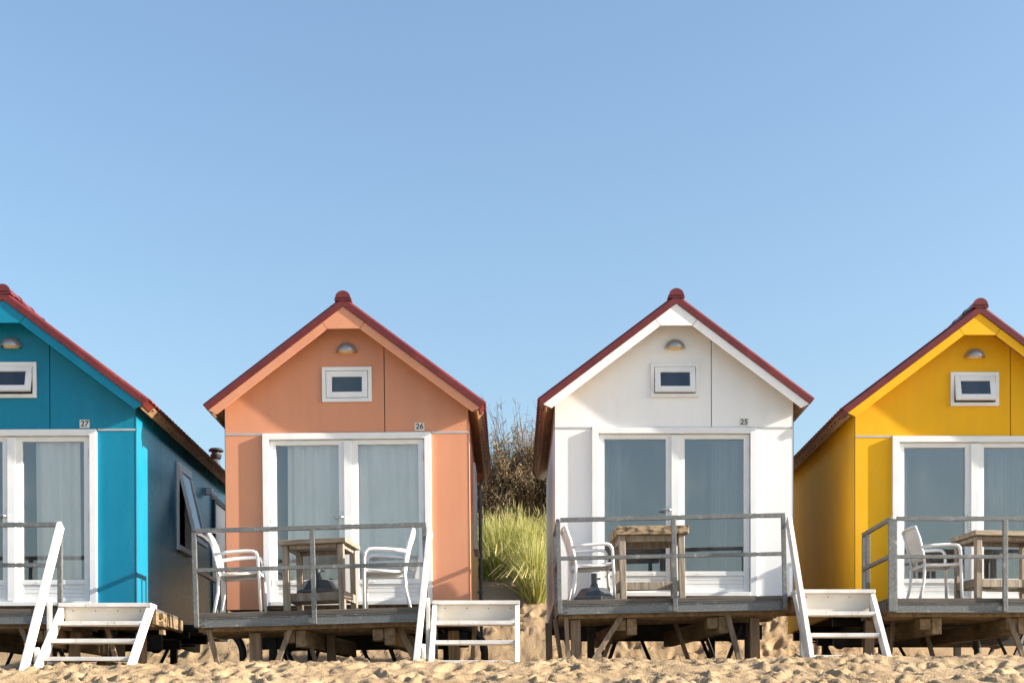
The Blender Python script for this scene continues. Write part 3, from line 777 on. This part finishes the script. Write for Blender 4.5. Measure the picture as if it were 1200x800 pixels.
def arc(p, q, r, n=5):
    return None
def make_chair(mtx, label, group):
    t = thing('garden_chair', label, 'chair', group=group); t.matrix_world = mtx
    for s in (-1, 1):
        y = .265*s
        l = MB(); l.tube([(.235, y, 0), (.225, y, .40), (.218, y, .58)], .0145, 8, flat=1.35); l.build('leg', M['chair'], t, smooth=True)
        l = MB(); l.tube([(-.265, y*.96, 0), (-.215, y*.96, .22), (-.205, y*.96, .43)], .0145, 8, flat=1.35); l.build('leg', M['chair'], t, smooth=True)
        a = MB(); pts = [(.218, y, .575), (.212, y, .61), (.195, y, .637), (.165, y, .652), (.10, y, .655), (-.10, y, .642), (-.235, y*.97, .625)]
        a.tube(pts, .0175, 8, flat=1.2); a.build('armrest', M['chair'], t, smooth=True)
    f = MB()
    for s in (-1, 1):
        f.tube([(.225, .245*s, .425), (.0, .245*s, .408), (-.20, .245*s, .405)], .015, 8)
        f.tube([(-.205, .250*s, .42), (-.225, .25*s, .55), (-.265, .25*s, .72), (-.315, .245*s, .86)], .017, 8)
    f.tube([(.225, -.245, .425), (.225, .245, .425)], .014, 8); f.tube([(-.20, -.245, .405), (-.20, .245, .405)], .014, 8)
    f.tube([(-.315, -.245, .86), (-.322, -.10, .875), (-.322, .10, .875), (-.315, .245, .86)], .017, 8)
    f.build('frame', M['chair'], t, smooth=True)
    def sheet(prof, w, th, name):
        b = MB(); n = len(prof); vs = []
        for j in range(7):
            y = -w+2*w*j/6
            for (x, z) in prof: vs.append((x, y, z))
        fs = [(j*n+i, j*n+i+1, (j+1)*n+i+1, (j+1)*n+i) for j in range(6) for i in range(n-1)]
        b.add(vs, fs); o = b.build(name, M['sling'], t, smooth=True)
        s = o.modifiers.new('thick', 'SOLIDIFY'); s.thickness = th; return o
    sheet([(.232, .428), (.20, .438), (.10, .428), (-.10, .418), (-.20, .425)], .232, .010, 'seat')
    sheet([(-.205, .47), (-.222, .56), (-.262, .72), (-.312, .858)], .236, .012, 'backrest')
    return t
CG = 'white garden chairs on the decks'
chair0 = make_chair(at(D['orange'], -3.07, 16.00) @ Rz(4) @ Sc(1.04), 'white chair facing right at the left end of the orange hut deck', CG)
dup(chair0, at(D['orange'], -1.43, 16.12) @ Rz(183) @ Sc(1.04), 'white chair facing left, to the right of the orange hut table', CG)
dup(chair0, at(D['white'], .94, 16.55) @ Rz(3) @ Sc(1.01), 'white slatted-looking chair in front of the white hut wall'.replace('slatted-looking ', ''), CG)
dup(chair0, at(D['yellow'], 4.99, 16.62) @ Rz(2) @ Sc(0.98), 'white chair with solid back in front of the yellow hut doors', CG)

def make_table(mtx, label, top_m, leg_m, Lx, Ly, h, th, rough_edge=0):
    t = thing('wooden_table', label, 'table', group='weathered wooden tables on the decks'); t.matrix_world = mtx
    tp = MB(); n = 5; pl = Ly/n
    rr = random.Random(int(Lx*100))
    for i in range(n):
        e0 = rr.uniform(-.012, .012) if rough_edge else 0; e1 = rr.uniform(-.012, .012) if rough_edge else 0
        tp.box(-Lx/2+e0, Lx/2+e1, -Ly/2+i*pl, -Ly/2+(i+1)*pl-.006, h-th+rr.uniform(0, .004), h+rr.uniform(-.003, .003))
    tp.build('tabletop', top_m, t, 0.008)
    ap = MB(); ix, iy = Lx/2-.075, Ly/2-.075; ah = .075 if rough_edge else .045
    ap.box(-ix+.045, ix-.045, -iy-.02, -iy+.02, h-th-ah, h-th-.002); ap.box(-ix+.045, ix-.045, iy-.02, iy+.02, h-th-ah, h-th-.002)
    ap.box(-ix-.02, -ix+.02, -iy+.045, iy-.045, h-th-ah, h-th-.002); ap.box(ix-.02, ix+.02, -iy+.045, iy-.045, h-th-ah, h-th-.002)
    ap.build('apron', leg_m, t, 0.003)
    for sx in (-1, 1):
        for sy in (-1, 1):
            l = MB(); l.box(sx*ix-.036, sx*ix+.036, sy*iy-.036, sy*iy+.036, 0, h-th-.003); l.build('leg', leg_m, t, 0.006)
    s = MB()
    for sx in (-1, 1): s.box(sx*ix-.03, sx*ix+.03, -iy+.044, iy-.044, .15, .25)
    for yy in ((-.17, .0, .17) if not rough_edge else (0,)): s.box(-ix+.032, ix-.032, yy-.05, yy+.05, .155, .249)
    s.build('stretcher', leg_m, t, 0.004)
    return t
make_table(at(D['orange'], -2.22, 16.42) @ Rz(-7), 'small square brown table between two white chairs', M['table'], M['table_leg'], .80, .74, .845, .058)
make_table(at(D['white'], 1.625, 16.66) @ Rz(3), 'table with a dark blotchy lichen-stained thick top', M['table_old'], M['table_leg'], .84, .70, .87, .105, 1)
make_table(at(D['yellow'], 5.80, 16.70) @ Rz(8), 'pale weathered table cut by the right edge of the picture', M['table'], M['table_leg'], .98, .66, .80, .06)

pb = thing('parasol_base', 'dark grey parasol foot resting on the low shelf of the orange hut table', 'parasol base', group='dark plastic parasol feet')
q = MB(); q.lathe([(0, 0), (.25, 0), (.252, .04), (.22, .07), (.16, .15), (.08, .165), (0, .17)], n=8); q.build('foot', M['slate'], pb, 0.006)
q = MB(); q.lathe([(.05, .16), (.044, .20), (.034, .21), (.034, .33), (.026, .33), (.026, .24), (0, .24)], n=14); q.tube([(.03, 0, .27), (.075, 0, .27)], .012, 8); q.build('tube', M['slate'], pb, smooth=False)
pb.matrix_world = at(D['orange'], -2.25, 16.42) @ Matrix.Translation((0, 0, .252)) @ Rz(10)
dup(pb, at(D['white'], .96, 16.36) @ Rz(15), 'dark grey parasol foot under the white hut chair')

# ------------------------------------------------------------------ plants on the dune
def blade_mat(name, c1, c2, c3):
    m, nt, N, L, P = mat(name)
    oi = N.new('ShaderNodeAttribute'); oi.attribute_name = 'tone'
    cr = N.new('ShaderNodeValToRGB')
    cr.color_ramp.elements[0].color = (*c1, 1); cr.color_ramp.elements[1].color = (*c3, 1)
    el = cr.color_ramp.elements.new(0.55); el.color = (*c2, 1)
    L.new(oi.outputs['Fac'], cr.inputs['Fac']); L.new(cr.outputs['Color'], P.inputs['Base Color'])
    P.inputs['Roughness'].default_value = 0.6
    # leaves let some light through
    tl = N.new('ShaderNodeBsdfTranslucent'); L.new(cr.outputs['Color'], tl.inputs['Color'])
    mx = N.new('ShaderNodeMixShader'); mx.inputs[0].default_value = 0.3
    L.new(P.outputs[0], mx.inputs[1]); L.new(tl.outputs[0], mx.inputs[2]); L.new(mx.outputs[0], N['Material Output'].inputs['Surface'])
    return m
M['grass'] = blade_mat('marram_blades', (0.10, 0.17, 0.025), (0.36, 0.39, 0.075), (0.78, 0.66, 0.30))
M['leaf'] = blade_mat('shrub_leaves', (0.085, 0.07, 0.028), (0.22, 0.145, 0.065), (0.48, 0.32, 0.16))
M['twig'] = noisy('twig_bark', (0.12, 0.085, 0.06), (0.25, 0.19, 0.14), 12, (0.8, 0.9))
M['stalk'] = noisy('dry_litter', (0.03, 0.025, 0.018), (0.12, 0.09, 0.055), 30, (0.9, 1.0))

def with_tone(name, vs, fs, tones, material, parent=None):
    me = bpy.data.meshes.new(name); me.from_pydata(vs, [], fs); me.materials.append(material)
    at_ = me.attributes.new('tone', 'FLOAT', 'POINT'); at_.data.foreach_set('value', tones)
    me.polygons.foreach_set('use_smooth', [True]*len(me.polygons)); me.update()
    o = bpy.data.objects.new(name, me); col.objects.link(o)
    if parent: o.parent = parent
    return o
def tussock_mesh(name, n, rad, h, rnd, wind=-.25, dry=.35, zf=lambda x, y: 0.0):
    vs, fs, tn = [], [], []
    for i in range(n):
        a_ = rnd.uniform(0, 2*math.pi); r_ = rad*.55*rnd.random()**.8
        bx, by = r_*math.cos(a_), r_*math.sin(a_); z0 = zf(bx, by)
        hh = h*(rnd.uniform(.6, 1.1) if rnd.random() < .75 else rnd.uniform(.2, .6))*(1-.3*r_/(rad*.55)); lean = rnd.uniform(.1, .7)*rad*1.25*(r_/(rad*.55)+.35)
        dx = math.cos(a_+rnd.uniform(-.7, .7))*lean + wind*rnd.uniform(0, .5)*h*.5; dy = math.sin(a_+rnd.uniform(-.7, .7))*lean
        droop = rnd.uniform(0, .25)*hh
        wd = rnd.uniform(.004, .0105); wa = rnd.uniform(0, math.pi); wx, wy = math.cos(wa)*wd, math.sin(wa)*wd
        tone = min(1, max(0, rnd.gauss(.38, .24) + (.35 if rnd.random() < dry else 0)))
        o = len(vs)
        for k in range(5):
            u = k/4; wk = (1-u*.9)
            x = bx+dx*u**1.7; y = by+dy*u**1.7; z = z0 + hh*u-droop*u**3 - .06
            vs.append((x-wx*wk, y-wy*wk, z)); vs.append((x+wx*wk, y+wy*wk, z))
            tt = min(1, max(0, tone + (u-.5)*.35 + (.45 if u == 0 else 0))); tn += [tt, tt]
        for k in range(4): fs.append((o+2*k, o+2*k+1, o+2*k+3, o+2*k+2))
        if i % 12 == 0 and hh > .8*h:                      # dry seed head
            tip = Vector(vs[-1]); d_ = (tip-Vector(vs[-3])).normalized(); o = len(vs)
            for (u, r_) in ((-.02, .002), (.03, .006), (.08, .005), (.13, .0015)):
                q = tip+d_*u; vs.append(tuple(q-Vector((r_, 0, 0)))); vs.append(tuple(q+Vector((r_, 0, 0)))); tn += [.95, .95]
            for k in range(3): fs.append((o+2*k, o+2*k+1, o+2*k+3, o+2*k+2))
        if i % 16 == 0:                                    # dead blade bent over outwards
            o = len(vs); ln = h*rnd.uniform(.35, .7); ca, sa = math.cos(a_), math.sin(a_)
            for k in range(4):
                u = k/3; x = bx+ca*ln*.8*u; y = by+sa*ln*.8*u; z = z0+ln*.75*math.sin(u*2.4)*(1-.2*u)
                vs.append((x-wx*.8, y-wy*.8, z)); vs.append((x+wx*.8, y+wy*.8, z)); tn += [.9, .9]
            for k in range(3): fs.append((o+2*k, o+2*k+1, o+2*k+3, o+2*k+2))
    return vs, fs, tn
rg = random.Random(11)
tuss = []
G1 = 'marram grass clumps on the dune'
def tussock(x, y, n, rad, h, label, dry=.35, src=None):
    z = gz(x, y)
    if src is None:
        o = with_tone('grass_clump', *tussock_mesh('g', n, rad, h, rg, dry=dry, zf=lambda u, v: gz(x+u, y+v)-z), M['grass'])
    else:
        o = src.copy(); col.objects.link(o); s_ = h/src['h']; o.scale = (s_, s_, s_)
    o.location = (x, y, z); o['h'] = h
    tag(o, label, 'grass clump', G1); return o
t1 = tussock(-.2, 25.7, 1700, .70, 1.25, 'leftmost of the tall grass clumps in the gap between the orange and white huts', .3)
t2 = tussock(.42, 24.75, 1500, .46, 1.32, 'golden grass clump nearest the camera, beside the white hut wall', .5)
t3 = tussock(.28, 25.6, 1800, .66, 1.25, 'grass clump just behind the golden one in the hut gap', .35)
t4 = tussock(-.48, 25.8, 1700, .62, 1.2, 'grass clump half hidden by the orange hut back corner', .3)
t5 = tussock(.85, 25.9, 1700, .6, 1.25, 'grass clump half hidden by the white hut back corner', .35)
t6 = tussock(.05, 26.1, 1800, .65, 1.15, 'grass clump at the foot of the brown shrub', .45)
for i, (x, y, h, lab) in enumerate(((5.55, 28.6, .95, 'yellow-green grass tuft peeping over between the white and yellow huts'), (6.2, 29.0, 1.0, 'grass tuft on the dune top just behind the yellow hut eave'))):
    tussock(x, y, 0, 0, h, lab, src=t3)

def shrub(x, y, Rr, H, seed, label, nleaf=36000, nst=150):
    rn = random.Random(seed); z = gz(x, y)
    t = thing('shrub', label, 'shrub', (x, y, z-.05), group='brown shrubs on the dune')
    tw = MB(); tips = []
    for i in range(nst):
        a_ = rn.uniform(0, 2*math.pi); r0 = rn.uniform(0, .45)*Rr; p = Vector((r0*math.cos(a_), r0*math.sin(a_), 0))
        tall = rn.random() < .22
        hh = H*(rn.uniform(.95, 1.25) if tall else rn.uniform(.5, .95)); out = rn.uniform(.15, .75)*Rr
        d = Vector((math.cos(a_)*out, math.sin(a_)*out, hh)); pts = [p]
        for k in range(1, 6):
            u = k/5; pts.append(p + Vector((d.x*u**1.3, d.y*u**1.3, d.z*u)) + Vector((rn.gauss(0, .05), rn.gauss(0, .05), 0)))
        tw.tube(pts, [.016*(1-.82*k/5) for k in range(6)], 4, caps=False)
        for k in range(rn.randint(7, 11)):
            u = rn.uniform(.25, .97); i0 = int(u*5); q = pts[i0].lerp(pts[min(5, i0+1)], u*5-i0)
            b_ = rn.uniform(0, 2*math.pi); ln = rn.uniform(.18, .5)*(1.15-u*.6)
            e_ = q + Vector((math.cos(b_)*ln*.6, math.sin(b_)*ln*.6, ln*rn.uniform(.4, 1.0)))
            mid = q.lerp(e_, .5) + Vector((rn.gauss(0, .03), rn.gauss(0, .03), .02))
            tw.tube([q, mid, e_], [.006, .0045, .002], 3, caps=False)
            if q.z < H*.98: tips += [(q, e_, tall)]*(1 if e_.z > H*.85 else 3)
    tw.build('stem', M['twig'], t)
    vs, fs, tn = [], [], []
    for i in range(nleaf):
        q, e_, tall = tips[rn.randrange(len(tips))]
        c = q.lerp(e_, rn.random()) + Vector((rn.gauss(0, .05), rn.gauss(0, .05), rn.gauss(0, .05)))
        if c.z > H*rn.uniform(.82, 1.0): continue
        s_ = rn.uniform(.008, .021)
        u_ = Vector((rn.gauss(0, 1), rn.gauss(0, 1), rn.gauss(0, 1))).normalized(); v_ = u_.orthogonal().normalized()
        o = len(vs); vs += [tuple(c-u_*s_*1.5), tuple(c+v_*s_*.6), tuple(c+u_*s_*1.5), tuple(c-v_*s_*.6)]
        fs.append((o, o+1, o+2, o+3)); tt = min(1, max(0, rn.gauss(.45, .25))); tn += [tt]*4
    with_tone('foliage', vs, fs, tn, M['leaf'], t)
    return t
shrub(-.60, 27.0, 1.0, 2.05, 21, 'tall brown twiggy shrub behind the right eave of the orange hut')
shrub(.35, 27.3, 1.1, 2.4, 22, 'dense brown shrub in the middle of the gap above the grass')
shrub(1.25, 27.2, 1.0, 2.1, 23, 'twiggy shrub behind the left eave of the white hut')

# dead seaweed and sticks on the sand behind: one litter sheet nobody could count
vs, fs = [], []
lit = random.Random(5)
mb = MB()
for i in range(420):
    x = lit.uniform(-6.5, 7); y = lit.uniform(23.1, 24.6); z = gz(x, y)
    a_ = lit.uniform(0, 6.28); l_ = lit.uniform(.04, .16)
    mb.tube([(x, y, z+.005), (x+math.cos(a_)*l_*.5, y+math.sin(a_)*l_*.5, z+.03+l_*.3), (x+math.cos(a_)*l_, y+math.sin(a_)*l_, z+.02+l_*lit.uniform(0, .8))], .004, 3)
o = mb.build('plant_litter', M['stalk']); tag(o, 'dry sticks and bits of dead plant lying on the dune foot', 'plant litter', kind='stuff')
